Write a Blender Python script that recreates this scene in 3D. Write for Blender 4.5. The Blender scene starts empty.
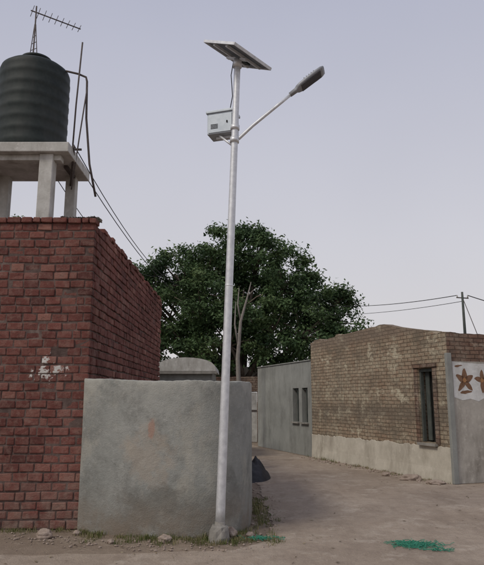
import bpy, bmesh, math, random
from mathutils import Vector, Matrix, noise, Euler
random.seed(7)
sc=bpy.context.scene
R=random.uniform

# ---------------------------------------------------------------- helpers
def link(o,parent=None):
    sc.collection.objects.link(o)
    if parent: o.parent=parent
    return o
def empty(name,loc=(0,0,0),rz=0):
    e=bpy.data.objects.new(name,None); e.location=loc; e.rotation_euler=(0,0,rz)
    e.empty_display_size=.3
    return link(e)
def mesh(name,vs,fs,mat,parent=None,smooth=False,boxuv=False,loc=(0,0,0)):
    me=bpy.data.meshes.new(name); me.from_pydata([tuple(v) for v in vs],[],fs); me.update()
    o=bpy.data.objects.new(name,me); o.location=loc
    if mat: me.materials.append(mat)
    if smooth:
        me.polygons.foreach_set("use_smooth",[True]*len(me.polygons))
    if boxuv: box_uv(me)
    return link(o,parent)
def box_uv(me):
    uv=me.uv_layers.new(name="UVMap")
    for p in me.polygons:
        n=p.normal; a=max(range(3),key=lambda i:abs(n[i]))
        for li in p.loop_indices:
            c=me.vertices[me.loops[li].vertex_index].co
            uv.data[li].uv=((c.y,c.z) if a==0 else (c.x,c.z) if a==1 else (c.x,c.y))
def fixn(o):
    bm=bmesh.new(); bm.from_mesh(o.data); bmesh.ops.recalc_face_normals(bm,faces=bm.faces); bm.to_mesh(o.data); bm.free()
BF=[(0,3,2,1),(4,5,6,7),(0,1,5,4),(1,2,6,5),(2,3,7,6),(3,0,4,7)]
def boxv(c,s,M=None,j=0):
    out=[]
    for z in(-1,1):
        for x,y in((-1,-1),(1,-1),(1,1),(-1,1)):
            v=Vector((x*s[0]/2+R(-j,j),y*s[1]/2+R(-j,j),z*s[2]/2+R(-j,j)))
            if M: v=M@v
            out.append(v+Vector(c))
    return out
def box(name,c,s,mat,parent=None,rot=None,bev=0.0,boxuv=False):
    M=Euler(rot).to_matrix() if rot else None
    o=mesh(name,boxv(c,s,M),BF,mat,parent,boxuv=boxuv)
    if bev:
        b=o.modifiers.new("b","BEVEL"); b.width=bev; b.segments=2
    return o
def tube_geo(pts,rad,n=10,cap=True):
    pts=[Vector(p) for p in pts]
    if not hasattr(rad,'__len__'): rad=[rad]*len(pts)
    vs=[];fs=[]; ref=None
    for i,p in enumerate(pts):
        t=(pts[min(i+1,len(pts)-1)]-pts[max(i-1,0)]).normalized()
        if ref is None:
            ref=Vector((1,0,0)) if abs(t.x)<.8 else Vector((0,1,0))
        a=(ref-t*ref.dot(t)).normalized(); b=t.cross(a); ref=a
        for k in range(n):
            an=2*math.pi*k/n
            vs.append(p+(a*math.cos(an)+b*math.sin(an))*rad[i])
    for i in range(len(pts)-1):
        for k in range(n):
            fs.append((i*n+k,i*n+(k+1)%n,(i+1)*n+(k+1)%n,(i+1)*n+k))
    if cap:
        fs.append(tuple(reversed(range(n)))); fs.append(tuple((len(pts)-1)*n+k for k in range(n)))
    return vs,fs
def join(geos):
    V=[];F=[]
    for v,f in geos:
        o=len(V); V+=list(v); F+=[tuple(i+o for i in q) for q in f]
    return V,F
def tube(name,pts,rad,mat,parent=None,n=12,smooth=True):
    v,f=tube_geo(pts,rad,n); return mesh(name,v,f,mat,parent,smooth)
def lathe(name,prof,mat,parent=None,n=48,loc=(0,0,0)):
    vs=[];fs=[]
    for r,z in prof:
        for k in range(n):
            a=2*math.pi*k/n; vs.append((r*math.cos(a),r*math.sin(a),z))
    for i in range(len(prof)-1):
        for k in range(n): fs.append((i*n+k,i*n+(k+1)%n,(i+1)*n+(k+1)%n,(i+1)*n+k))
    fs.append(tuple(reversed(range(n)))); fs.append(tuple((len(prof)-1)*n+k for k in range(n)))
    return mesh(name,vs,fs,mat,parent,True,loc=loc)
def wire(name,a,b,sag,mat,parent=None,r=.008,n=16):
    a=Vector(a);b=Vector(b)
    pts=[a.lerp(b,i/n)-Vector((0,0,sag*4*(i/n)*(1-i/n))) for i in range(n+1)]
    return tube(name,pts,r,mat,parent,6)

# ---------------------------------------------------------------- materials
class NT:
    def __init__(s,name):
        s.m=bpy.data.materials.new(name); s.m.use_nodes=True
        s.t=s.m.node_tree; s.b=s.t.nodes["Principled BSDF"]; s.b.inputs["Roughness"].default_value=.9
        s.b.inputs["Specular IOR Level"].default_value=.2
        s.tc=s.t.nodes.new("ShaderNodeTexCoord")
    def l(s,a,b): s.t.links.new(a,b)
    def noise(s,scale,detail=5,rough=.6,co="Object",sc3=None,vec=None):
        n=s.t.nodes.new("ShaderNodeTexNoise"); n.inputs["Scale"].default_value=scale
        n.inputs["Detail"].default_value=detail; n.inputs["Roughness"].default_value=rough
        src=vec or s.tc.outputs[co]
        if sc3:
            mp=s.t.nodes.new("ShaderNodeMapping"); mp.inputs["Scale"].default_value=sc3
            s.l(src,mp.inputs[0]); src=mp.outputs[0]
        s.l(src,n.inputs["Vector"]); return n.outputs["Fac"]
    def ramp(s,fac,stops,interp="LINEAR"):
        r=s.t.nodes.new("ShaderNodeValToRGB"); r.color_ramp.interpolation=interp
        e=r.color_ramp.elements
        while len(e)<len(stops): e.new(.5)
        for i,(p,c) in enumerate(stops):
            e[i].position=p; e[i].color=(c,c,c,1) if not hasattr(c,'__len__') else (*c,1)
        s.l(fac,r.inputs[0]); return r.outputs[0]
    def mix(s,f,a,b,bt="MIX"):
        m=s.t.nodes.new("ShaderNodeMix"); m.data_type='RGBA'; m.blend_type=bt
        for v,i in((f,0),(a,6),(b,7)):
            if isinstance(v,bpy.types.NodeSocket): s.l(v,m.inputs[i])
            elif i==0: m.inputs[0].default_value=v
            else: m.inputs[i].default_value=(*v,1)
        return m.outputs[2]
    def math(s,op,a,b=0,clamp=False):
        m=s.t.nodes.new("ShaderNodeMath"); m.operation=op; m.use_clamp=clamp
        for v,i in((a,0),(b,1)):
            if isinstance(v,bpy.types.NodeSocket): s.l(v,m.inputs[i])
            else: m.inputs[i].default_value=v
        return m.outputs[0]
    def sep(s,co="Object"):
        n=s.t.nodes.new("ShaderNodeSeparateXYZ"); s.l(s.tc.outputs[co],n.inputs[0]); return n.outputs
    def blob(s,axis,cx,cz,rx,rz,off=0):
        """soft elliptical region (in object metres) broken up by noise"""
        q=s.sep()
        dx=s.math("DIVIDE",s.math("SUBTRACT",q[axis],cx),rx); dz=s.math("DIVIDE",s.math("SUBTRACT",q[2],cz),rz)
        d=s.math("ADD",s.math("MULTIPLY",dx,dx),s.math("MULTIPLY",dz,dz))
        d=s.math("ADD",d,s.math("MULTIPLY",s.math("SUBTRACT",s.noise(3.5,8,.7),.5),5.0))
        return s.ramp(d,[(.25,1),(.95,0)])
    def bump(s,h,strength=.4,dist=.02):
        n=s.t.nodes.new("ShaderNodeBump"); n.inputs["Strength"].default_value=strength
        n.inputs["Distance"].default_value=dist; s.l(h,n.inputs["Height"])
        s.l(n.outputs[0],s.b.inputs["Normal"]); return s
    def col(s,c):
        if isinstance(c,bpy.types.NodeSocket): s.l(c,s.b.inputs["Base Color"])
        else: s.b.inputs["Base Color"].default_value=(*c,1)
        return s
    def attr(s,name):
        n=s.t.nodes.new("ShaderNodeAttribute"); n.attribute_name=name; return n.outputs

def mottled(name,c1,c2,scale=4,rough=.9,metal=0,bump=.3,bs=40,streak=None):
    m=NT(name)
    c=m.ramp(m.noise(scale,8,.68),[(.3,c1),(.7,c2)])
    if streak:
        s=m.ramp(m.noise(1.3,8,.68,sc3=(2.2,2.2,.8)),[(.47,0),(.7,.85)])
        c=m.mix(s,c,streak)
        s=m.ramp(m.noise(8,5,.7),[(.55,0),(.7,.5)])
        c=m.mix(s,c,[x*1.15 for x in c2])
    m.col(c); m.b.inputs["Roughness"].default_value=rough; m.b.inputs["Metallic"].default_value=metal
    if bump: m.bump(m.noise(bs,4),bump,.01)
    return m.m

# close-up red bricks
m=NT("red_brick_mat"); at=m.attr("tone")
base=m.ramp(at["Fac"],[(0,(.11,.045,.04)),(.3,(.165,.06,.05)),(.7,(.21,.08,.065)),(1,(.29,.14,.11))])
n1=m.ramp(m.noise(.8,7,.62),[(.35,.6),(.65,1.15)])
c=m.mix(1.0,base,n1,"MULTIPLY")
c=m.mix(m.ramp(m.noise(12,7,.72),[(.46,0),(.72,.55)]),c,(.29,.19,.155))
c=m.mix(m.ramp(m.noise(20,6,.72),[(.55,0),(.68,.6)]),c,(.07,.038,.033))
c=m.mix(m.ramp(m.noise(1.6,9,.75),[(.54,0),(.66,.55)]),c,(.24,.16,.135))
z=m.sep()[2]
low=m.math("MULTIPLY",m.ramp(z,[(0.0,1.0),(.9,0.0)]),m.ramp(m.noise(3,6),[(.35,0),(.65,.8)]))
c=m.mix(low,c,(.24,.185,.15))
xyz=m.sep()
dx=m.math("DIVIDE",m.math("ADD",xyz[0],2.56),.3); dz=m.math("DIVIDE",m.math("ADD",xyz[2],-2.0),.26)
d=m.math("ADD",m.math("MULTIPLY",dx,dx),m.math("MULTIPLY",dz,dz))
near=m.ramp(d,[(.2,.19),(1.0,0)])
pm=m.ramp(m.math("ADD",near,m.noise(8,7,.7)),[(.67,0),(.70,1)])
pm=m.math("MULTIPLY",pm,m.ramp(d,[(.9,1),(1.0,0)]))
c=m.mix(pm,c,(.6,.58,.55))
m.col(c).bump(m.math("ADD",m.noise(26,6,.72),m.math("MULTIPLY",m.noise(110,3),.4)),.9,.018)
BRICK=m.m
m=NT("mortar_mat")
c=m.ramp(m.noise(6,7,.7),[(.3,(.055,.036,.032)),(.55,(.12,.085,.075)),(.75,(.21,.165,.145))])
m.col(c).bump(m.noise(50,5),.6,.01); MORTAR=m.m

# cement render of boundary wall
m=NT("cement_render_mat")
c=m.ramp(m.noise(1.1,9,.68),[(.3,(.185,.19,.175)),(.5,(.265,.27,.252)),(.7,(.34,.34,.315))])
c=m.mix(m.ramp(m.noise(2.6,9,.72),[(.5,0),(.66,.8)]),c,(.165,.165,.152))
c=m.mix(m.ramp(m.noise(1.7,9,.7,sc3=(1.2,1.2,.8)),[(.53,0),(.66,.65)]),c,(.38,.36,.31))
c=m.mix(m.ramp(m.noise(16,6,.72),[(.54,0),(.7,.45)]),c,(.4,.395,.37))
c=m.mix(m.math("MULTIPLY",m.blob(0,-1.15,.95,.35,.45),.45),c,(.36,.3,.24))
c=m.mix(m.math("MULTIPLY",m.blob(0,-1.0,.35,.5,.25),.6),c,(.13,.125,.11))
c=m.mix(m.math("MULTIPLY",m.blob(0,-1.12,1.25,.05,.14),.7),c,(.34,.2,.15))
z=m.sep()[2]
low=m.math("MULTIPLY",m.ramp(z,[(.05,1),(.6,0)]),m.ramp(m.noise(2.5,8,.7),[(.35,.1),(.58,.95)]))
c=m.mix(low,c,(.2,.165,.13))
hi=m.math("MULTIPLY",m.ramp(m.math("SUBTRACT",z,1.0),[(.5,0),(.84,1)]),m.ramp(m.noise(4,8,.7),[(.38,0),(.58,.75)]))
c=m.mix(hi,c,(.38,.375,.34))
m.col(c).bump(m.math("ADD",m.noise(6,7,.68),m.math("MULTIPLY",m.noise(60,5,.7),.5)),.6,.03)
CEMENT=m.m

def aged_brick(name,ca,cb,lime,limeamt,dark,mw=.012,bw=.24,bh=.085,top=None):
    m=NT(name)
    uv=m.tc.outputs["UV"]
    nz=m.t.nodes.new("ShaderNodeTexNoise"); nz.inputs["Scale"].default_value=3; nz.inputs["Detail"].default_value=6; m.l(uv,nz.inputs["Vector"])
    ad=m.t.nodes.new("ShaderNodeVectorMath"); ad.operation='MULTIPLY_ADD'
    m.l(nz.outputs["Color"],ad.inputs[0]); ad.inputs[1].default_value=(.06,.05,0); m.l(uv,ad.inputs[2])
    br=m.t.nodes.new("ShaderNodeTexBrick"); m.l(ad.outputs[0],br.inputs["Vector"])
    br.inputs["Scale"].default_value=1; br.inputs["Brick Width"].default_value=bw
    br.inputs["Row Height"].default_value=bh; br.inputs["Mortar Size"].default_value=mw
    br.inputs["Mortar Smooth"].default_value=.5; br.inputs["Bias"].default_value=0
    br.inputs["Color1"].default_value=(*ca,1); br.inputs["Color2"].default_value=(*cb,1)
    br.inputs["Mortar"].default_value=(*[x*.55 for x in ca],1)
    lm=m.ramp(m.noise(.9,9,.7),[(.5-limeamt*.2,1),(.5+limeamt*.2,.05)])
    fine=m.ramp(m.noise(8,6,.75),[(.38,.1),(.56,1)])
    joint=m.ramp(br.outputs["Fac"],[(0,1),(1,.55)])
    c=m.mix(m.math("MULTIPLY",m.math("MULTIPLY",lm,fine),joint),br.outputs["Color"],lime)
    c=m.mix(m.ramp(m.noise(.8,9,.74,sc3=(1,1,2.4)),[(.49,0),(.6,.8)]),c,dark)
    c=m.mix(m.ramp(m.noise(2.5,8,.7,sc3=(3,3,.6)),[(.54,0),(.68,.7)]),c,dark)
    c=m.mix(m.ramp(m.noise(1.3,9,.75,sc3=(1,1,1.6)),[(.55,0),(.62,.8)]),c,[min(.6,x*1.25) for x in lime])
    if top:
        zz=m.sep()[2]
        tf=m.math("MULTIPLY",m.ramp(m.math("SUBTRACT",zz,top),[(0,0),(.2,.85)]),m.ramp(m.noise(2.5,7,.7),[(.35,.4),(.55,1)]))
        c=m.mix(tf,c,(.2,.155,.12))
        b2=m.math("SUBTRACT",1.0,m.math("ABSOLUTE",m.math("MULTIPLY",m.math("SUBTRACT",zz,1.25),2.6)))
        tf=m.math("MULTIPLY",m.ramp(b2,[(0,0),(.7,.7)]),m.ramp(m.noise(1.4,9,.72,sc3=(1,1,2)),[(.42,0),(.56,1)]))
        c=m.mix(tf,c,(.16,.13,.1))
    m.col(c)
    h=m.math("ADD",m.math("MULTIPLY",br.outputs["Fac"],-1),m.math("MULTIPLY",m.noise(22,6,.72),1.1))
    m.bump(h,.9,.02); return m.m
OLDBRICK=aged_brick("limewashed_brick_mat",(.22,.15,.1),(.31,.21,.145),(.47,.425,.32),.9,(.17,.14,.105),top=2.95)
DARKBRICK=aged_brick("weathered_brick_mat",(.16,.095,.07),(.22,.135,.095),(.28,.23,.18),.3,(.1,.08,.065))
PLINTH=mottled("plinth_plaster_mat",(.42,.385,.32),(.58,.54,.46),2.5,streak=(.31,.275,.225))
GATEPL=mottled("gable_plaster_mat",(.3,.28,.245),(.45,.42,.375),2.0,streak=(.2,.18,.155))
GREYPL=mottled("grey_plaster_mat",(.22,.225,.21),(.31,.315,.295),1.2,streak=(.17,.17,.158))
WHITEPL=mottled("white_plaster_mat",(.38,.37,.34),(.58,.57,.54),3,streak=(.27,.25,.22))
CONC=mottled("old_concrete_mat",(.2,.19,.17),(.33,.31,.28),4,streak=(.14,.13,.12))
STEEL=mottled("galvanised_steel_mat",(.52,.53,.55),(.74,.75,.77),14,rough=.5,metal=.55,bump=.08)
BOXM=mottled("battery_box_paint_mat",(.38,.42,.46),(.5,.54,.58),9,rough=.45,metal=.4,bump=.04)
BLACKPL=mottled("black_plastic_mat",(.013,.019,.019),(.034,.042,.04),5,rough=.6,bump=.12,bs=10,streak=(.045,.048,.045))
RUST=mottled("rusty_pipe_mat",(.06,.05,.05),(.12,.1,.09),20,rough=.7,bump=.1)
WIREM=mottled("cable_mat",(.03,.03,.033),(.05,.05,.05),20,rough=.6,bump=0)
DARK=mottled("dark_interior_mat",(.012,.012,.012),(.03,.028,.025),5)
WOODM=mottled("weathered_wood_mat",(.05,.062,.058),(.1,.105,.095),6)
SOLARB=mottled("panel_backsheet_mat",(.17,.19,.22),(.2,.22,.25),2,rough=.5,bump=0)
SOLARF=mottled("solar_cell_mat",(.01,.015,.04),(.02,.025,.07),2,rough=.15,bump=0)
LEDM=mottled("led_lens_mat",(.05,.05,.055),(.09,.09,.1),60,rough=.25,bump=0)
BARK=mottled("bark_mat",(.09,.07,.055),(.19,.155,.125),6,bump=.8,bs=18)
STONE=mottled("stone_mat",(.22,.17,.135),(.38,.31,.265),9,bump=.6)
BROWNP=mottled("brown_mural_paint_mat",(.13,.07,.04),(.24,.14,.09),14)
MURALW=mottled("mural_white_paint_mat",(.5,.5,.49),(.68,.68,.66),5,streak=(.4,.38,.35))
TARP=mottled("dark_tarp_mat",(.015,.016,.019),(.05,.05,.055),6,rough=.7)
NET=mottled("green_netting_mat",(.03,.17,.11),(.06,.28,.19),20,rough=.6,bump=0)

def ground_mat(name,cs):
    m=NT(name)
    c=m.ramp(m.noise(.55,8,.62),[(.3,cs[0]),(.5,cs[1]),(.72,cs[2])])
    c=m.mix(m.ramp(m.noise(1.3,9,.72,sc3=(1.3,.5,1)),[(.48,0),(.62,.75)]),c,cs[3])
    c=m.mix(m.ramp(m.noise(5,8,.7),[(.45,0),(.7,.6)]),c,cs[3])
    c=m.mix(m.ramp(m.noise(1.5,9,.75),[(.53,0),(.64,.8)]),c,cs[4])
    c=m.mix(m.ramp(m.noise(45,4,.7),[(.58,0),(.72,.6)]),c,cs[4])
    c=m.mix(m.ramp(m.noise(80,3,.7),[(.6,0),(.7,.7)]),c,(.13,.105,.085))
    m.col(c); m.bump(m.math("ADD",m.noise(3,9,.68),m.math("MULTIPLY",m.noise(50,5,.7),.25)),.85,.07)
    return m.m
GROUND=ground_mat("earth_mat",[(.21,.163,.122),(.27,.212,.163),(.32,.258,.203),(.2,.155,.117),(.38,.315,.25)])
ROAD=ground_mat("dusty_lane_mat",[(.315,.25,.195),(.375,.305,.243),(.42,.35,.285),(.265,.21,.165),(.48,.41,.34)])

# ---------------------------------------------------------------- ground + lane
mesh("ground",[(-600,-600,-.004),(600,-600,-.004),(600,600,-.004),(-600,600,-.004)],[(0,1,2,3)],GROUND)
left=[(-9,2),(-9,6.6),(-5,6.75),(-2.2,6.8),(-.9,6.9),(-.1,7.0),(.35,7.5),(.42,8.6),(.36,10),(.3,13),(.2,16),(0,19),(-.8,23.2)]
right=[(9,2),(9,13.0),(6.5,12.9),(4.6,12.32),(4.1,12.2),(3.6,13.5),(3.1,14.9),(2.6,16.1),(1.85,18.2),(1.2,20),(.5,22),(.1,23.6)]
def dens(pl,step=.07,amp=.05):
    out=[]
    for a,b in zip(pl,pl[1:]):
        L=math.dist(a,b); n=max(1,int(L/step))
        for i in range(n):
            t=i/n; x=a[0]+(b[0]-a[0])*t; y=a[1]+(b[1]-a[1])*t
            q=noise.noise(Vector((x*1.7,y*1.7,3)))*amp*2+noise.noise(Vector((x*7,y*7,3)))*amp+noise.noise(Vector((x*16,y*16,3)))*amp*.5
            out.append((x+q,y+q*.7))
    out.append(pl[-1]); return out
L=dens(left);Rr=dens(right)
poly=[(x,y,.004) for x,y in L]+[(x,y,.004) for x,y in reversed(Rr)]
mesh("dirt_road",poly,[tuple(reversed(range(len(poly))))],ROAD)

geos=[]
def pebble(x,y,s):
    bm=bmesh.new(); bmesh.ops.create_icosphere(bm,subdivisions=1,radius=s)
    for v in bm.verts:
        v.co*=R(.75,1.2); v.co.z*=.6; v.co+=Vector((x,y,s*.25))
    bm.verts.index_update()
    g=([v.co.copy() for v in bm.verts],[tuple(v.index for v in f.verts) for f in bm.faces]); bm.free(); return g
for i in range(1700):
    y=5.8+R(0,1)**2*12; x=R(-3.8,5.5)
    if noise.noise(Vector((x*.8,y*.8,9)))<-.05 and R(0,1)<.7: continue
    geos.append(pebble(x,y,R(.004,.013)))
for i in range(180):
    t=R(0,1); x=-2.9+t*3.2; y=7.95-.5*math.sin(min(1,t*1.1)*1.9)+R(-.5,-.02)
    geos.append(pebble(x,y,R(.006,.022)))
for i in range(70):
    geos.append(pebble(R(.1,.5),R(7.6,12),R(.006,.03)))
for i in range(200):
    t=R(0,1); geos.append(pebble(2.04+2.11*t-R(.05,.5),18.05-5.72*t+R(-.3,.1),R(.01,.045)))
v,f=join(geos); mesh("gravel",v,f,STONE)
def stone(x,y,s,sq=(1,1,.7),mat=STONE):
    bm=bmesh.new(); bmesh.ops.create_icosphere(bm,subdivisions=3,radius=s)
    o3=Vector((R(0,50),R(0,50),R(0,50)))
    for v in bm.verts:
        k=1+.35*noise.noise(v.co*1.6/s+o3)+.1*noise.noise(v.co*5/s+o3)
        v.co=Vector((v.co.x*sq[0],v.co.y*sq[1],v.co.z*sq[2]))*k
    me=bpy.data.meshes.new("stone"); bm.to_mesh(me); bm.free(); me.materials.append(mat)
    o=bpy.data.objects.new("stone",me); o.location=(x,y,s*sq[2]*.55); link(o)
stone(-2.34,7.62,.08,(1.2,.9,.8)); stone(-.89,7.42,.075); stone(-.13,7.6,.08,(1,1,1))
stone(3.45,12.9,.13,(1.7,.9,.6)); stone(3.75,12.3,.11,(1.6,.9,.5)); stone(-2.0,7.8,.05); stone(3.1,13.6,.09)
stone(-1.5,7.35,.04); stone(.1,7.7,.05)

# ---------------------------------------------------------------- brick house (left)
bh=empty("brick_house")
CH=.1145; HT=4.02
V=[];F=[];T=[]
def addbrick(c,s,dt=0):
    global V,F
    o=len(V); V+=boxv(c,s,None,.006); F+=[tuple(i+o for i in q) for q in BF]; t=min(1,max(0,random.gauss(.5+dt,.22))); T.extend([t]*6)
rows=int(HT/CH)
XL=-7.0; XR=-2.02; YF=8.07; YB=14.95
for r in range(rows):
    z=r*CH+CH/2
    x=XR; k=0
    off=(r%2); z+=R(-.004,.004); rt=R(-.12,.12)
    while x>XL:
        w=.205 if not(k==0 and off) else .115
        if k>0 and R(0,1)<.08: w=.11
        w2=w+R(-.014,.014)
        hole=(abs(x-w/2+2.46)<.1 and r==19)
        zz=z+.012*noise.noise(Vector((x*.8,z*.5,2)))
        if not hole:
            addbrick((x-w2/2,YF+.05+R(-.008,.008),zz+R(-.005,.005)),(w2-.013,.1,CH-.016+R(-.007,.004)),rt)
        x-=w2; k+=1
    y=YF+.102; k=0
    while y<YB:
        w=.205 if not(k==0 and not off) else .115
        w2=w+R(-.014,.014)
        addbrick((XR-.05+R(-.008,.008),y+w2/2,z+R(-.005,.005)),(.1,w2-.013,CH-.016+R(-.007,.004)),rt)
        y+=w2;k+=1
zt=rows*CH
x=XR+.02
while x>XL:
    w=R(.1,.22)
    addbrick((x-w/2,YF+.06+R(-.012,.012),zt+.035+R(-.015,.01)),(w-.014,.2,.072)); x-=w
y=YF+.2
while y<YB:
    w=R(.1,.22)
    if R(0,1)<.85: addbrick((XR-.07+R(-.015,.01),y+w/2,zt+.035+R(-.015,.01)),(.18,w-.014,.072))
    y+=w
o=mesh("brick_courses",V,F,BRICK,bh)
a=o.data.attributes.new("tone","FLOAT","FACE"); a.data.foreach_set("value",T)
b=o.modifiers.new("b","BEVEL"); b.width=.011; b.segments=2
box("mortar_core",((XL+XR-.02)/2,(YF+.01+YB)/2,zt/2-.001),(XR-XL-.02,YB-YF-.01,zt-.002),MORTAR,bh)
geos=[]
for i in range(40):
    x=R(-2.5,-1.98); s=R(.02,.055)
    bm=bmesh.new(); bmesh.ops.create_icosphere(bm,subdivisions=2,radius=s)
    for v in bm.verts:
        v.co*=R(.8,1.15); v.co.z*=.6; v.co+=Vector((x,YF+R(0,.2),zt+.075))
    bm.verts.index_update(); geos.append(([v.co.copy() for v in bm.verts],[tuple(v.index for v in f.verts) for f in bm.faces])); bm.free()
v,f=join(geos); mesh("loose_mortar",v,f,CONC,bh)

# ---------------------------------------------------------------- tank stand + tank
ts=empty("water_tank_stand")
box("slab",(-3.68,9.45,5.45),(2.0,1.32,.16),WHITEPL,ts,bev=.012)
box("edge_beam",(-3.68,9.0,5.325),(1.7,.16,.09),WHITEPL,ts,bev=.008)
for i,(x,y) in enumerate([(-3.04,8.97),(-2.93,9.92),(-4.07,9.92),(-4.35,8.97)]):
    w=.21 if i in(0,3) else .17
    box(f"leg_{i+1}",(x,y,4.69),(w,w,1.36 if y<9.5 else 1.38),WHITEPL,ts,bev=.012)
box("bolt_plate",(-2.88,9.6,5.35),(.06,.5,.05),RUST,ts)
tk=empty("water_tank")
prof=[(.0,0),(.555,0),(.568,.03)]
zz=.03
for i in range(7):
    prof+=[(.567,zz+.03),(.573,zz+.05),(.573,zz+.1),(.567,zz+.12),(.566,zz+.19)]; zz+=.2
prof+=[(.567,zz+.03),(.55,zz+.08),(.49,zz+.13),(.4,zz+.18),(.3,zz+.21),(.24,zz+.22),(.24,zz+.28),(.255,zz+.282),(.255,zz+.32),(.2,zz+.345),(.0,zz+.36)]
lathe("tank_body",prof,BLACKPL,tk,loc=(-3.5,9.42,5.535))
tube("outlet_pipe",[(-2.95,9.3,7.02),(-2.75,9.32,6.98),(-2.62,9.34,6.93),(-2.6,9.34,6.85),(-2.585,9.36,6.2),(-2.5,9.38,5.4),(-2.38,9.4,4.85)],.018,RUST,tk,8)
tube("vent_pipe",[(-2.77,9.3,5.52),(-2.75,9.3,6.4),(-2.7,9.3,7.55)],.014,RUST,tk,8)
tube("drain_pipe",[(-2.59,9.34,6.75),(-2.66,9.3,5.9),(-2.72,9.2,4.9)],.012,RUST,tk,8)
tube("pipe_clamp",[(-2.62,9.3,5.62),(-2.9,9.3,5.62)],.02,RUST,tk,8)
tube("brace_rod",[(-2.66,9.0,5.55),(-2.72,9.2,5.38),(-2.93,9.85,5.2)],.02,RUST,tk,8)

an=empty("tv_antenna")
g=[tube_geo([(-3.78,9.98,5.53),(-3.78,9.98,8.72)],.014,8)]
g.append(tube_geo([(-3.88,9.98,7.2),(-3.79,9.98,8.35)],.008,6)); g.append(tube_geo([(-3.66,9.98,7.2),(-3.77,9.98,8.35)],.008,6))
for i in range(7):
    z=7.3+i*.13; w=.1*(1-i/9); g.append(tube_geo([(-3.78-w,9.98,z),(-3.78+w,9.98,z+.05)],.006,6))
A=Vector((-3.86,9.93,8.6));B=Vector((-3.1,10.5,8.6))
g.append(tube_geo([A,B],.011,6))
for i in range(9):
    p=A.lerp(B,.03+i*.118); h=.11-.005*i
    g.append(tube_geo([p-Vector((.03,0,h)),p+Vector((.03,0,h))],.006,6))
v,f=join(g); mesh("antenna_rods",v,f,RUST,an,True)

# ---------------------------------------------------------------- boundary wall
path=[(-2.06,8.03),(-1.75,7.88),(-1.35,7.74),(-.9,7.65),(-.55,7.63),(-.25,7.69),(-.03,7.9),(.08,8.25),(.13,8.7),(.14,9.2),(.12,10.2),(.05,11.6)]
def cat(P,n=16):
    out=[]
    Q=[P[0]]+P+[P[-1]]
    for i in range(1,len(Q)-2):
        p0,p1,p2,p3=[Vector(q) for q in Q[i-1:i+3]]
        for k in range(n):
            t=k/n; out.append(.5*((2*p1)+(p2-p0)*t+(2*p0-5*p1+4*p2-p3)*t*t+(3*p1-p0-3*p2+p3)*t**3))
    out.append(Vector(P[-1])); return out
P=cat(path)
vs=[];fs=[]; n=len(P); NZ=40; th=.2
for i,p in enumerate(P):
    t=(P[min(i+1,n-1)]-P[max(0,i-1)]).normalized(); nr=Vector((t.y,-t.x))
    H=1.84+.05*max(0,(-1.3-p.x))+.012*noise.noise(Vector((p.x*2.5,p.y*2.5,0)))+.012*noise.noise(Vector((p.x*14,p.y*14,0)))
    prof=[]
    for k in range(NZ+1):
        z=-.02+(H-.012+.02)*k/NZ
        prof.append((.008*noise.noise(Vector((p.x*1.6,p.y*1.6,z*1.6)))+.003*noise.noise(Vector((p.x*9,p.y*9,z*9))),z))
    e_=.006*noise.noise(Vector((p.x*20,p.y*20,5)))
    prof+=[(-.004+e_,H-.004),(-.014+e_,H),(-.1,H+.004),(-th+.01,H),(-th,H-.012),(-th,-.02)]
    for o_,z in prof:
        q=p+nr*o_; vs.append((q.x,q.y,z))
    m_=len(prof)
for i in range(n-1):
    for k in range(m_-1):
        a=i*m_+k; fs.append((a,a+m_,a+m_+1,a+1))
fs.append(tuple(range(m_))); fs.append(tuple(reversed([(n-1)*m_+k for k in range(m_)])))
o=mesh("boundary_wall",vs,fs,CEMENT,None,True); fixn(o)

# ---------------------------------------------------------------- street lamp
sl=empty("street_lamp")
pb=Vector((-.262,7.46,0)); pt=Vector((-.06,7.46,6.1))
def pp(z): return pb.lerp(pt,z/6.1)
prof=[];rad=[]
for i in range(31):
    z=.15+(6.1-.15)*i/30; prof.append(pp(z)); rad.append(.056-.014*i/30)
tube("pole",prof,rad,STEEL,sl,24)
tube("pole_collar",[pp(.15),pp(.165),pp(.166),pp(.21),pp(.215)],[.09,.09,.062,.061,.056],CONC,sl,20)
tube("pole_joint",[pp(3.0),pp(3.003),pp(3.02),pp(3.023)],[.05,.0515,.0515,.05],STEEL,sl,20)
vs,fs=tube_geo([pb+Vector((0,0,z)) for z in(-.01,.05,.12,.16,.175)],[.13,.125,.115,.1,.08],14)
vs=[v+Vector((R(-.008,.008),R(-.008,.008),R(-.005,.005))) for v in vs]
mesh("concrete_footing",vs,fs,CONC,sl)
Bv=Vector((.5,.62,0)); Av=Vector((.41,-.33,-.245)); c=Vector((-.05,7.46,6.19))
eb=Bv.normalized(); ea=Av.normalized(); en=eb.cross(ea)
if en.z<0: en=-en
M=Matrix((ea,eb,en)).transposed()
la,lb=Av.length,Bv.length
def pbx(name,off,size,mat):
    o=mesh(name,boxv((0,0,0),size,M),BF,mat,sl)
    for v in o.data.vertices: v.co+=c+M@Vector(off)
    fixn(o)
pbx("panel_laminate",(0,0,0),(la-.02,lb-.02,.008),SOLARB)
pbx("panel_cells",(0,0,.007),(la-.04,lb-.04,.004),SOLARF)
for s in(-1,1):
    pbx("panel_frame",(s*(la/2-.006),0,-.008),(.014,lb,.038),STEEL)
    pbx("panel_frame_end",(0,s*(lb/2-.006),-.0085),(la-.028,.014,.036),STEEL)
    pbx("panel_rail",(s*la*.2,0,-.03),(.035,lb*.9,.03),STEEL)
pbx("panel_crossbar",(0,0,-.06),(la*.62,.05,.028),STEEL)
pbx("junction_box",(-.06,.22,-.018),(.1,.12,.026),BLACKPL)
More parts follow.
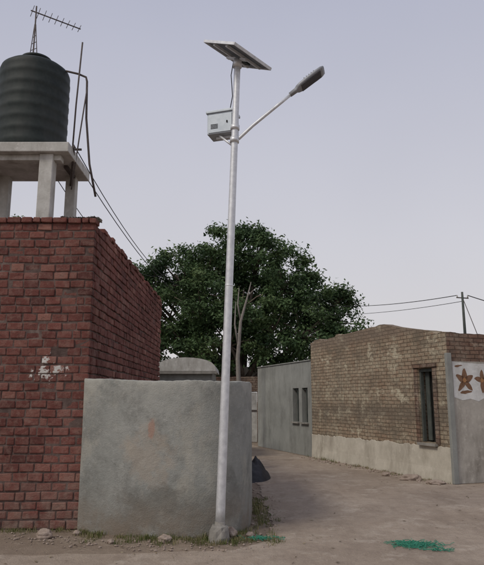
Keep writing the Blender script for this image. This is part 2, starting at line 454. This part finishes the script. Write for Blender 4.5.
tube("panel_bracket",[pp(6.0),pp(6.1)+Vector((0,0,.02))],[.06,.055],STEEL,sl,16)
tube("panel_cable",[pp(6.0)+Vector((-.05,0,.1)),pp(5.9)+Vector((-.08,.02,0)),pp(5.6)+Vector((-.05,.03,0)),pp(5.42)+Vector((-.08,.08,0))],.006,WIREM,sl,6)
Rz=Matrix.Rotation(math.radians(-18),3,'Z')
bc=Vector((-.255,7.66,5.245))
def bb(name,off,size,mat,bev=.006):
    o=mesh(name,boxv((0,0,0),size,Rz),BF,mat,sl)
    for v in o.data.vertices: v.co+=bc+Rz@Vector(off)
    if bev: q=o.modifiers.new("b","BEVEL"); q.width=bev; q.segments=2
bb("battery_box",(0,0,0),(.37,.24,.3),BOXM)
bb("battery_box_lid",(0,0,.165),(.4,.28,.035),BOXM)
bb("battery_box_door",(0,-.124,-.005),(.33,.012,.26),BOXM,.003)
for i in range(4): bb(f"battery_box_vent_{i+1}",(-.08,-.132,-.075+i*.018),(.1,.005,.006),DARK,0)
bb("battery_box_latch",(.1,-.133,0),(.016,.012,.03),DARK,0)
bb("battery_box_bracket",(.06,.0,-.17),(.3,.05,.035),STEEL,0)
tube("box_strut",[pp(4.86),Vector((-.3,7.6,5.08))],.014,STEEL,sl,8)
tube("box_clamp",[pp(5.1),pp(5.16)],[.06,.06],STEEL,sl,18)
a0=pp(4.95); a3=Vector((.70,7.40,5.62))
tube("lamp_arm",[a0,a0+Vector((.06,0,.03)),a0.lerp(a3,.3),a0.lerp(a3,.7),a3],.021,STEEL,sl,14)
tube("arm_clamp",[pp(4.92),pp(4.99)],[.06,.06],STEEL,sl,18)
hd=Vector((.40,-.02,.31)).normalized(); hs=Vector((.25,.95,-.25)); hs=(hs-hd*hs.dot(hd)).normalized(); hn=hd.cross(hs)
if hn.z<0: hn=-hn
secs=[(-.1,.028,.026,0),(0,.03,.03,0),(.03,.055,.032,0),(.08,.075,.03,.0),(.34,.088,.028,0),(.43,.085,.024,0),(.47,.07,.016,0)]
vs=[];fs=[];K=16
h0=a3+hd*.02
for s,w,h,o_ in secs:
    for k in range(K):
        an_=2*math.pi*k/K; cx=math.copysign(abs(math.cos(an_))**.55,math.cos(an_)); sx=math.copysign(abs(math.sin(an_))**.55,math.sin(an_))
        vs.append(h0+hd*s+hs*w*cx+hn*h*sx)
for i in range(len(secs)-1):
    for k in range(K): fs.append((i*K+k,i*K+(k+1)%K,(i+1)*K+(k+1)%K,(i+1)*K+k))
fs.append(tuple(range(K))); fs.append(tuple((len(secs)-1)*K+k for k in range(K)))
HEADM=mottled("lamp_housing_mat",(.24,.25,.27),(.32,.33,.35),8,rough=.5,metal=.3,bump=0)
o=mesh("lamp_head",vs,fs,HEADM,sl,True); fixn(o)
MH=Matrix((hd,hs,hn)).transposed()
def hb(name,off,size,mat):
    o=mesh(name,boxv((0,0,0),size,MH),BF,mat,sl)
    for v in o.data.vertices: v.co+=h0+MH@Vector(off)
    fixn(o)
hb("led_panel",(.24,0,-.029),(.32,.12,.012),LEDM)
for i in range(5): hb(f"cooling_fin_{i+1}",(.18+i*.04,0,.034),(.008,.13,.025),HEADM)

# ---------------------------------------------------------------- facade builder (local: x along wall, -y outward)
def facade(name,L_,ztop,z0,ops,mat,parent,y=0,dx=.12,reveal=.18):
    xs=set([0,L_]); x=0
    while x<L_: xs.add(round(x,3)); x+=dx
    for o_ in ops: xs.add(o_[0]); xs.add(o_[1])
    xs=sorted(xs)
    vs=[];fs=[];idx={}
    def v(x,yy,z):
        k=(round(x,4),round(yy,4),round(z,4))
        if k not in idx: idx[k]=len(vs); vs.append(k)
        return idx[k]
    zsplit=sorted(set([q for o_ in ops for q in o_[2:4]]))
    for a,b in zip(xs,xs[1:]):
        zs=[z0]+[q for q in zsplit]
        za=zs+[ztop(a)]; zb_=zs+[ztop(b)]
        for i in range(len(za)-1):
            zm=(za[i]+za[i+1])/2; xm=(a+b)/2
            if any(o_[0]<xm<o_[1] and o_[2]<zm<o_[3] for o_ in ops): continue
            fs.append((v(a,y,za[i]),v(b,y,zb_[i]),v(b,y,zb_[i+1]),v(a,y,za[i+1])))
        fs.append((v(a,y,ztop(a)),v(b,y,ztop(b)),v(b,y+.25,ztop(b)),v(a,y+.25,ztop(a))))
        fs.append((v(b,y+.25,ztop(b)-.6),v(a,y+.25,ztop(a)-.6),v(a,y+.25,ztop(a)),v(b,y+.25,ztop(b))))
    for (x0,x1,za,zb_) in ops:
        fs.append((v(x0,y,za),v(x0,y,zb_),v(x0,y+reveal,zb_),v(x0,y+reveal,za)))
        fs.append((v(x1,y,za),v(x1,y+reveal,za),v(x1,y+reveal,zb_),v(x1,y,zb_)))
        fs.append((v(x0,y,zb_),v(x1,y,zb_),v(x1,y+reveal,zb_),v(x0,y+reveal,zb_)))
        fs.append((v(x0,y,za),v(x0,y+reveal,za),v(x1,y+reveal,za),v(x1,y,za)))
    return mesh(name,vs,fs,mat,parent,boxuv=True)

ang=math.atan2(-.938,.346)
rb=empty("limewashed_brick_building",(2.04,18.05,0),ang)
LB=6.1
def zt_r(x):
    base=3.27+.12*(x/3.9) if x<3.9 else 3.39-.42*((x-3.9)/2.2)**.8
    q=math.floor(x/.22)
    return base+.015*noise.noise(Vector((x*5,5,0)))+.05*round(1.6*noise.noise(Vector((q*.37,1,0))))
op=(5.11,5.60,.74,2.27)
facade("front_wall",LB,zt_r,0,[op],OLDBRICK,rb,dx=.055)
ge=empty("gable",(LB,0,0),math.pi/2); ge.parent=rb
def zt_g(x): return zt_r(LB)+.02*noise.noise(Vector((x*4,0,0)))-.02*x
facade("gable_wall",5.0,zt_g,0,[],DARKBRICK,ge)
box("gable_plaster",(2.51,-.008,1.19),(4.98,.016,2.38),GATEPL,ge,bev=.003)
box("corner_pilaster",(-.0,-.02,1.27),(.12,.07,2.54),GREYPL,ge,bev=.008)
box("roof_slab",(3.05,2.55,2.72),(5.6,4.4,.16),CONC,rb)
box("back_wall",(3.05,4.87,1.5),(6.08,.22,3.0),DARKBRICK,rb,boxuv=True)
box("side_wall",(.125,2.5,1.63),(.246,4.48,3.2),DARKBRICK,rb,boxuv=True)
vs=[];fs=[]
nseg=180
for i in range(nseg+1):
    x=-.02+(LB+.03)*i/nseg; h=.64+.04*x/6+.05*noise.noise(Vector((x*2.2,0,2)))+.035*noise.noise(Vector((x*9,0,2)))
    p=.012+.008*noise.noise(Vector((x*1.5,3,0)))
    vs+=[(x,-p-.02,-.02),(x,-p,.25),(x,-p,h-.006),(x,-.0,h)]
for i in range(nseg):
    for k in range(3):
        a=i*4+k; fs.append((a,a+4,a+5,a+1))
fs.append((0,1,2,3))
mesh("plaster_plinth",vs,fs,PLINTH,rb)
box("door_jamb_1",(op[0]+.025,.07,1.5),(.045,.07,1.5),WOODM,rb); box("door_jamb_2",(op[1]-.025,.07,1.5),(.045,.07,1.5),WOODM,rb)
box("door_lintel",(5.355,.07,2.23),(.4,.07,.06),WOODM,rb); box("door_leaf",(5.25,.14,1.5),(.12,.03,1.45),WOODM,rb)
box("door_void",(5.355,.19,1.5),(.5,.02,1.56),DARK,rb)
box("door_surround_1",(op[0]-.075,-.006,1.5),(.13,.03,1.56),DARKBRICK,rb,boxuv=True)
box("door_surround_2",(op[1]+.075,-.006,1.5),(.13,.03,1.56),DARKBRICK,rb,boxuv=True)
box("door_head",(5.355,-.02,2.33),(.8,.06,.08),DARKBRICK,rb,boxuv=True)
box("threshold",(5.355,-.03,.7),(.6,.1,.05),CONC,rb)
mu=empty("wall_mural",(LB,0,0),math.pi/2); mu.parent=rb
mv=[(.1,-.0185,1.66),(.3,-.0185,1.60),(.5,-.0185,1.63),(.7,-.0185,1.58),(.9,-.0185,1.67),(1.35,-.0185,1.62),(1.36,-.0185,2.36),(.75,-.0185,2.34),(.1,-.0185,2.37)]
mesh("mural_ground",mv,[tuple(range(9))],MURALW,mu)
def petal(cx,cz,a,l,w,y=-.0215):
    pts=[]
    for k in range(14):
        t=2*math.pi*k/14; px=l/2+l/2*math.cos(t); pz=w/2*math.sin(t)*(1-.35*math.cos(t))
        px+=R(-.006,.006);pz+=R(-.006,.006)
        pts.append((cx+px*math.cos(a)-pz*math.sin(a),y,cz+px*math.sin(a)+pz*math.cos(a)))
    return pts,[tuple(range(14))]
g=[petal(.38,1.98,a,l,w) for a,l,w in((1.57,.26,.13),(.5,.24,.12),(2.6,.24,.12),(-.8,.26,.1),(-2.3,.26,.1))]
g+=[petal(.82,2.0,a,l,.1) for a,l in((1.57,.22),(.2,.2),(2.9,.2),(-1.57,.26))]
g.append(petal(.15,2.28,.1,.2,.04)); g.append(petal(.25,1.75,.1,.3,.06))
v,f=join(g); mesh("mural_flower",v,f,BROWNP,mu)
g=[petal(cx-.045,2.0,0,.09,.09,-.0245) for cx in(.38,.82)]
v,f=join(g); mesh("mural_centre",v,f,mottled("mural_orange_mat",(.3,.15,.07),(.38,.21,.1),9),mu)

a2=math.atan2(-4.25,1.47)
gb=empty("grey_plaster_building",(.57,22.3,0),a2)
LG=4.49
W1=(3.13,3.58,.95,1.97); W2=(3.81,4.22,.95,1.97)
facade("front_wall",LG,lambda x:2.75+.02*noise.noise(Vector((x*3,0,0))),0,[W1,W2],GREYPL,gb)
for i,w in enumerate((W1,W2)):
    cx=(w[0]+w[1])/2
    box(f"window_void_{i+1}",(cx,.19,1.46),(.47,.02,1.04),DARK,gb)
    box(f"window_mullion_{i+1}",(cx,.08,1.46),(.04,.04,1.0),WOODM,gb)
    box(f"window_frame_{i+1}",(cx,.081,1.93),(.4,.05,.05),WOODM,gb)
    box(f"window_sill_{i+1}",(cx,-.03,.93),(.52,.08,.04),CONC,gb)
box("parapet_cap",(LG/2,.1,2.775),(LG-.02,.26,.03),GREYPL,gb)
box("roof_slab",(LG/2,2.3,2.5),(LG-.1,4.0,.15),CONC,gb)
box("back_wall",(LG/2,4.4,1.3),(LG,.2,2.6),GREYPL,gb); box("end_wall",(.1,2.27,1.3),(.2,4.0,2.6),GREYPL,gb)

fb=empty("far_brick_house",(-1.6,24.3,0),0)
facade("front_wall",2.35,lambda x:2.52+.06*noise.noise(Vector((x*4,0,0))),0,[(1.75,2.2,0,1.95)],DARKBRICK,fb,reveal=.12)
mesh("gate_leaf",boxv((1.97,.05,.96),(.44,.05,1.9)),BF,WHITEPL,fb)
box("gate_rail",(1.97,.015,1.2),(.44,.02,.06),RUST,fb)
box("roof_slab",(1.2,2,2.25),(2.3,3.5,.15),CONC,fb); box("end_wall",(.1,2.1,1.2),(.2,3.6,2.4),DARKBRICK,fb,boxuv=True)
box("upper_room",(1.6,2.2,2.65),(1.3,1.6,.66),PLINTH,fb)

ht=empty("plastered_hut",(-2.3,17.2,0),0)
box("walls",(.72,1.2,1.2),(1.5,2.4,2.4),GREYPL,ht,bev=.02)
vs=[];fs=[];K=12
for j,yy in enumerate((-.12,2.5)):
    for k in range(K+1):
        a=math.pi*k/K; vs.append((.72+.85*math.cos(a),yy,2.402+.38*math.sin(a)**.7))
for k in range(K): fs.append((k,k+1,K+2+k,K+1+k))
fs.append(tuple(range(K,-1,-1))); fs.append(tuple(range(K+1,2*K+2))); fs.append((0,K+1,2*K+1,K))
mesh("vaulted_roof",vs,fs,WHITEPL,ht)
box("eave",(.72,-.06,2.36),(1.75,.16,.07),CONC,ht)
box("courtyard_wall",(-1.0,14.6,.78),(1.9,.2,1.56),GREYPL,bev=.01)

vs=[];fs=[];N=30
for i in range(N+1):
    for j in range(N+1):
        x=-1+2*i/N;y=-1+2*j/N; r=math.hypot(x,y)
        h=.36*max(0,1-r**2.2)+(.2*noise.noise(Vector((x*2.2,y*2.2,0)))+.1*noise.noise(Vector((x*6,y*6,0))))*max(0,1-r)
        vs.append((x*.36,y*.9,h-.01))
for i in range(N):
    for j in range(N):
        a=i*(N+1)+j; fs.append((a,a+N+1,a+N+2,a+1))
mesh("tarp_covered_heap",vs,fs,TARP,None,True,loc=(.25,13.4,0))

# ---------------------------------------------------------------- foliage
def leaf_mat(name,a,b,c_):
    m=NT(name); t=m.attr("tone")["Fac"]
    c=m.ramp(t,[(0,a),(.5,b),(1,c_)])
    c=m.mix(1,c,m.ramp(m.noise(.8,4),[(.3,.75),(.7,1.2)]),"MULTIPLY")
    m.col(c); m.b.inputs["Roughness"].default_value=.6
    tr=m.t.nodes.new("ShaderNodeBsdfTranslucent"); m.l(c,tr.inputs[0])
    mx=m.t.nodes.new("ShaderNodeMixShader"); mx.inputs[0].default_value=.3
    out=m.t.nodes["Material Output"]
    m.l(m.b.outputs[0],mx.inputs[1]); m.l(tr.outputs[0],mx.inputs[2]); m.l(mx.outputs[0],out.inputs[0])
    return m.m
LEAF=leaf_mat("leaf_mat",(.032,.06,.03),(.075,.125,.05),(.15,.2,.085))  # greens lifted: distance haze is painted into the leaf colour
def make_tree(base,blobs,leafn,ls,trunk_r,rnd,height_split,cl=9):
    t=empty("tree",base)
    rs=random.Random(rnd)
    V=[];F=[];T=[]
    limbs=[]
    fork=Vector((0,0,height_split))
    limbs.append(tube_geo([(0,0,-.05),(.05,0,.5),(.1,.05,height_split*.6),fork],[trunk_r*1.4,trunk_r,trunk_r*.85,trunk_r*.8],12))
    clumps=[]
    for (bx,by,bz,br) in blobs:
        B_=Vector((bx,by,bz))
        mid=fork.lerp(B_,.5)+Vector((rs.uniform(-.3,.3),rs.uniform(-.3,.3),-.3))
        limbs.append(tube_geo([fork-Vector((0,0,.2)),mid,B_],[trunk_r*.5,trunk_r*.28,.04],8))
        nc=int(cl*br*br)+6
        for i in range(nc):
            while True:
                d=Vector((rs.gauss(0,1),rs.gauss(0,1),rs.gauss(0,1)))
                if d.length>.1: break
            d.normalize()
            p=B_+d*br*rs.uniform(.6,1.08)
            p.z=B_.z+(p.z-B_.z)*.88
            clumps.append((p,rs.uniform(.28,.58),rs.uniform(-.27,.27)))
            if i%3==0: limbs.append(tube_geo([B_.lerp(mid,.2),B_.lerp(p,.5)+Vector((0,0,-.05)),p],[.05,.03,.012],5))
    per=leafn//len(clumps)
    for p,r,tn in clumps:
        for i in range(per):
            d=Vector((rs.gauss(0,1),rs.gauss(0,1),rs.gauss(0,1)*.75))*r*.48
            q=p+d
            out=(d.normalized()*.6+Vector((rs.uniform(-1,1),rs.uniform(-1,1),rs.uniform(0,1.3)))).normalized()
            a=out.cross(Vector((rs.uniform(-1,1),rs.uniform(-1,1),rs.uniform(-1,1)))).normalized(); b_=out.cross(a)
            L_=ls*rs.uniform(.7,1.3); w=L_*.5
            o_=len(V); V+= [q-a*L_/2,q+b_*w/2,q+a*L_/2,q-b_*w/2]; F.append((o_,o_+1,o_+2,o_+3))
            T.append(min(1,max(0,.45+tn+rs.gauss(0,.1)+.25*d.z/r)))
    v,f=join(limbs); mesh("trunk_and_limbs",v,f,BARK,t,True)
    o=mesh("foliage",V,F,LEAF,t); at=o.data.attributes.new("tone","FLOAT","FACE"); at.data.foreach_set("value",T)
    return t
bl=[(-.6,0,7.9,1.5),(.6,-.5,7.5,1.5),(-1.6,.3,7.2,1.6),(-2.9,0,7.0,1.3),(-4.0,0,6.7,1.05),(-4.4,-.2,5.8,.9),(-3.4,-.6,5.3,1.5),(-1.8,-1,5.4,1.7),(0,-1.3,5.7,1.9),
    (1.9,-.6,6.6,1.45),(3.0,0,5.9,1.4),(4.0,.2,5.1,1.15),(4.2,-.2,4.1,1.15),(2.6,-1,4.4,1.7),(1.2,-1.2,4.2,1.6),(-.6,-1.2,4.0,1.6),(-2.1,-.8,3.8,1.4),(-3.6,-.5,4.0,1.2),
    (-1.0,1.5,6.4,1.8),(1.3,1.5,6.0,1.8),(4.5,0,3.5,.8),(-.2,0,8.5,.95),(3.2,-.2,3.2,1.0),(4.3,.1,6.0,.55),(-4.5,.1,6.6,.5)]
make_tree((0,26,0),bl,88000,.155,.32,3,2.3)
bl2=[(0,0,7.6,1.3),(-1.2,0,6.8,1.5),(1.2,.3,6.9,1.1),(0,-.5,5.8,1.8),(1.0,0,5.2,1.4),(-1.5,0,4.8,1.4)]
make_tree((-8.9,23,0),bl2,12000,.18,.22,5,2.5)
dt=empty("bare_tree",(-.1,21,0))
g=[tube_geo([(0,0,0),(.02,0,1.5),(-.05,0,3.0),(.05,0,4.3),(.3,0,5.2),(.42,0,5.7)],[.1,.085,.07,.05,.03,.012],8),
   tube_geo([(-.02,0,3.4),(-.15,.0,4.2),(-.12,0,5.0)],[.045,.03,.01],6),
   tube_geo([(.05,0,4.3),(-.05,0,4.9),(.0,0,5.5)],[.035,.025,.01],6),
   tube_geo([(.3,0,5.2),(.6,0,5.5)],[.02,.008],6)]
v,f=join(g); mesh("trunk",v,f,mottled("pale_bark_mat",(.17,.15,.135),(.27,.245,.22),9),dt,True)

GR=leaf_mat("grass_mat",(.06,.095,.025),(.14,.155,.055),(.33,.28,.16))
V=[];F=[];T=[]
def tuft(x,y,n,h):
    tn=R(0,1)
    for i in range(n):
        bx=x+random.gauss(0,.03);by=y+random.gauss(0,.03); hh=h*R(.5,1.2)
        a=R(0,6.28); w=.0035; lean=Vector((math.cos(a),math.sin(a),0))*hh*R(.1,.8); s=Vector((-math.sin(a),math.cos(a),0))*w
        b0=Vector((bx,by,0)); m1=b0+lean*.35+Vector((0,0,hh*.6)); t1=b0+lean+Vector((0,0,hh*.9))
        o_=len(V); V.extend([b0-s,b0+s,m1+s*.7,m1-s*.7,t1]); F.append((o_,o_+1,o_+2,o_+3)); F.append((o_+3,o_+2,o_+4))
        k=min(1,max(0,tn*.75+R(0,.35))); T.extend([k,k])
def wy(x):
    return min(P,key=lambda p:abs(p.x-x)+ (100 if p.y>8.4 else 0)).y
for i in range(260):
    x=R(-2.0,.05)
    if noise.noise(Vector((x*2.2,0,4)))<-.2: continue
    tuft(x,wy(x)-.04-abs(random.gauss(0,.18)),random.randint(4,14),R(.02,.075))
for i in range(110):
    y=R(7.7,10.5); x=.16+abs(random.gauss(0,.13)) if y>8.2 else R(0,.4)
    tuft(x,y,random.randint(5,14),R(.03,.08))
for i in range(60):
    tuft(R(-3.6,-2.1),8.03-abs(random.gauss(0,.1)),8,R(.03,.08))
for i in range(60):
    tuft(R(-.5,.5),R(7.2,7.65),10,R(.03,.08))
for i in range(60):
    t=R(0,1); tuft(2.0+2.05*t-R(.02,.3),18.0-5.7*t,10,R(.04,.1))
o=mesh("grass",V,F,GR); at=o.data.attributes.new("tone","FLOAT","FACE"); at.data.foreach_set("value",T)
# fallen leaves and straw scattered on the earth
V=[];F=[];T=[]
for i in range(700):
    x=R(-3.2,4.5); y=6.1+R(0,1)**1.6*7
    if x>.6 and R(0,1)<.6: continue
    a=R(0,6.28); l=R(.012,.035); w=l*R(.12,.5); u=Vector((math.cos(a),math.sin(a),R(-.2,.2))); s=Vector((-math.sin(a),math.cos(a),R(-.3,.3)))
    c=Vector((x,y,.014)); o_=len(V); V+=[c-u*l,c+s*w,c+u*l,c-s*w]; F.append((o_,o_+1,o_+2,o_+3)); T.append(R(0,1))
LIT=leaf_mat("leaf_litter_mat",(.07,.05,.035),(.2,.15,.09),(.42,.37,.26))
o=mesh("leaf_litter",V,F,LIT); at=o.data.attributes.new("tone","FLOAT","FACE"); at.data.foreach_set("value",T)

def net(x,y,sx,sy,n,seed):
    rs=random.Random(seed); g=[]
    for i in range(n):
        a=rs.uniform(0,3.14); px=x+rs.gauss(0,sx*.4); py=y+rs.gauss(0,sy*.4); L_=rs.uniform(.05,.24)
        pts=[]
        for k in range(6):
            t=k/5-.5; pts.append((px+math.cos(a)*L_*t+rs.gauss(0,.014),py+math.sin(a)*L_*t+rs.gauss(0,.014),.012+abs(rs.gauss(0,.014))))
        g.append(tube_geo(pts,.0028,4))
    v,f=join(g); mesh("green_netting",v,f,NET)
net(1.93,7.22,.26,.18,170,1); net(.22,7.52,.22,.05,45,2); net(2.15,6.95,.2,.06,16,3)

um=empty("utility_pole",(5.9,16,0))
tube("mast",[(0,0,2.75),(0,0,4.45)],[.045,.03],WOODM,um,8)
tube("cross_arm",[(-.16,0,4.3),(.16,0,4.28)],.016,RUST,um,6); tube("stay",[(.0,0,4.3),(.35,-.3,2.85)],.01,RUST,um,6)
for x in(-.14,.14): tube("insulator",[(x,0,4.3),(x,0,4.36)],.018,WHITEPL,um,6)
ow=empty("overhead_wires")
wire("wire_1",(5.76,16,4.36),(3.6,24.5,5.4),.12,WIREM,ow,.011)
wire("wire_2",(5.9,16,4.2),(3.2,25,5.1),.12,WIREM,ow,.008)
wire("wire_3",(6.04,16,4.36),(8.2,13,3.1),.1,WIREM,ow,.012)
wire("wire_4",(-2.75,9.3,5.7),(-2.4,24.5,6.2),.55,WIREM,ow,.009)
wire("wire_5",(-2.75,9.3,5.5),(-2.0,24.5,5.6),.5,WIREM,ow,.009)
wire("wire_6",(-3.3,9.95,5.5),(-2.9,24.5,6.9),.9,WIREM,ow,.008)

# ---------------------------------------------------------------- camera, light, sky
cam=bpy.data.cameras.new("camera"); co=bpy.data.objects.new("camera",cam); link(co)
co.location=(0,0,1.6); co.rotation_euler=(math.radians(90+11),0,0)
cam.sensor_fit='VERTICAL'; cam.sensor_height=24; cam.lens=606/565*24; cam.clip_end=3000; cam.clip_start=.05
sc.camera=co
el=math.radians(48); az=math.radians(230)
sd=Vector((math.sin(az)*math.cos(el),math.cos(az)*math.cos(el),math.sin(el)))
sun=bpy.data.lights.new("sun","SUN"); sun.energy=1.5; sun.angle=math.radians(14); sun.color=(1,.94,.82)
so=bpy.data.objects.new("sun",sun); link(so); so.rotation_euler=sd.to_track_quat('Z','Y').to_euler(); so.location=(-10,-10,20)
w=bpy.data.worlds.new("World"); sc.world=w; w.use_nodes=True; nt=w.node_tree; bg=nt.nodes["Background"]
sky=nt.nodes.new("ShaderNodeTexSky"); sky.sky_type='NISHITA'; sky.sun_disc=False; sky.sun_elevation=el; sky.sun_rotation=az
sky.air_density=1.3; sky.dust_density=6; sky.ozone_density=2
tc=nt.nodes.new("ShaderNodeTexCoord"); sp=nt.nodes.new("ShaderNodeSeparateXYZ"); nt.links.new(tc.outputs["Generated"],sp.inputs[0])
rp=nt.nodes.new("ShaderNodeValToRGB"); e=rp.color_ramp.elements
e[0].position=0; e[0].color=(.76,.73,.735,1); e[1].position=.65; e[1].color=(.46,.475,.59,1)
k=e.new(.25); k.color=(.66,.65,.70,1)
nt.links.new(sp.outputs[2],rp.inputs[0])
nz=nt.nodes.new("ShaderNodeTexNoise"); nz.inputs["Scale"].default_value=1.6; nz.inputs["Detail"].default_value=4; nt.links.new(tc.outputs["Generated"],nz.inputs["Vector"])
mr=nt.nodes.new("ShaderNodeMapRange"); mr.inputs[3].default_value=8.9; mr.inputs[4].default_value=11.0; nt.links.new(nz.outputs["Fac"],mr.inputs[0])
ml=nt.nodes.new("ShaderNodeVectorMath"); ml.operation='SCALE'; nt.links.new(rp.outputs[0],ml.inputs[0]); nt.links.new(mr.outputs[0],ml.inputs["Scale"])
mx=nt.nodes.new("ShaderNodeMix"); mx.data_type='RGBA'; mx.inputs[0].default_value=.87
nt.links.new(sky.outputs[0],mx.inputs[6]); nt.links.new(ml.outputs[0],mx.inputs[7])
nt.links.new(mx.outputs[2],bg.inputs[0]); bg.inputs[1].default_value=.1
sc.view_settings.view_transform='Standard'; sc.view_settings.look='None'; sc.view_settings.exposure=0
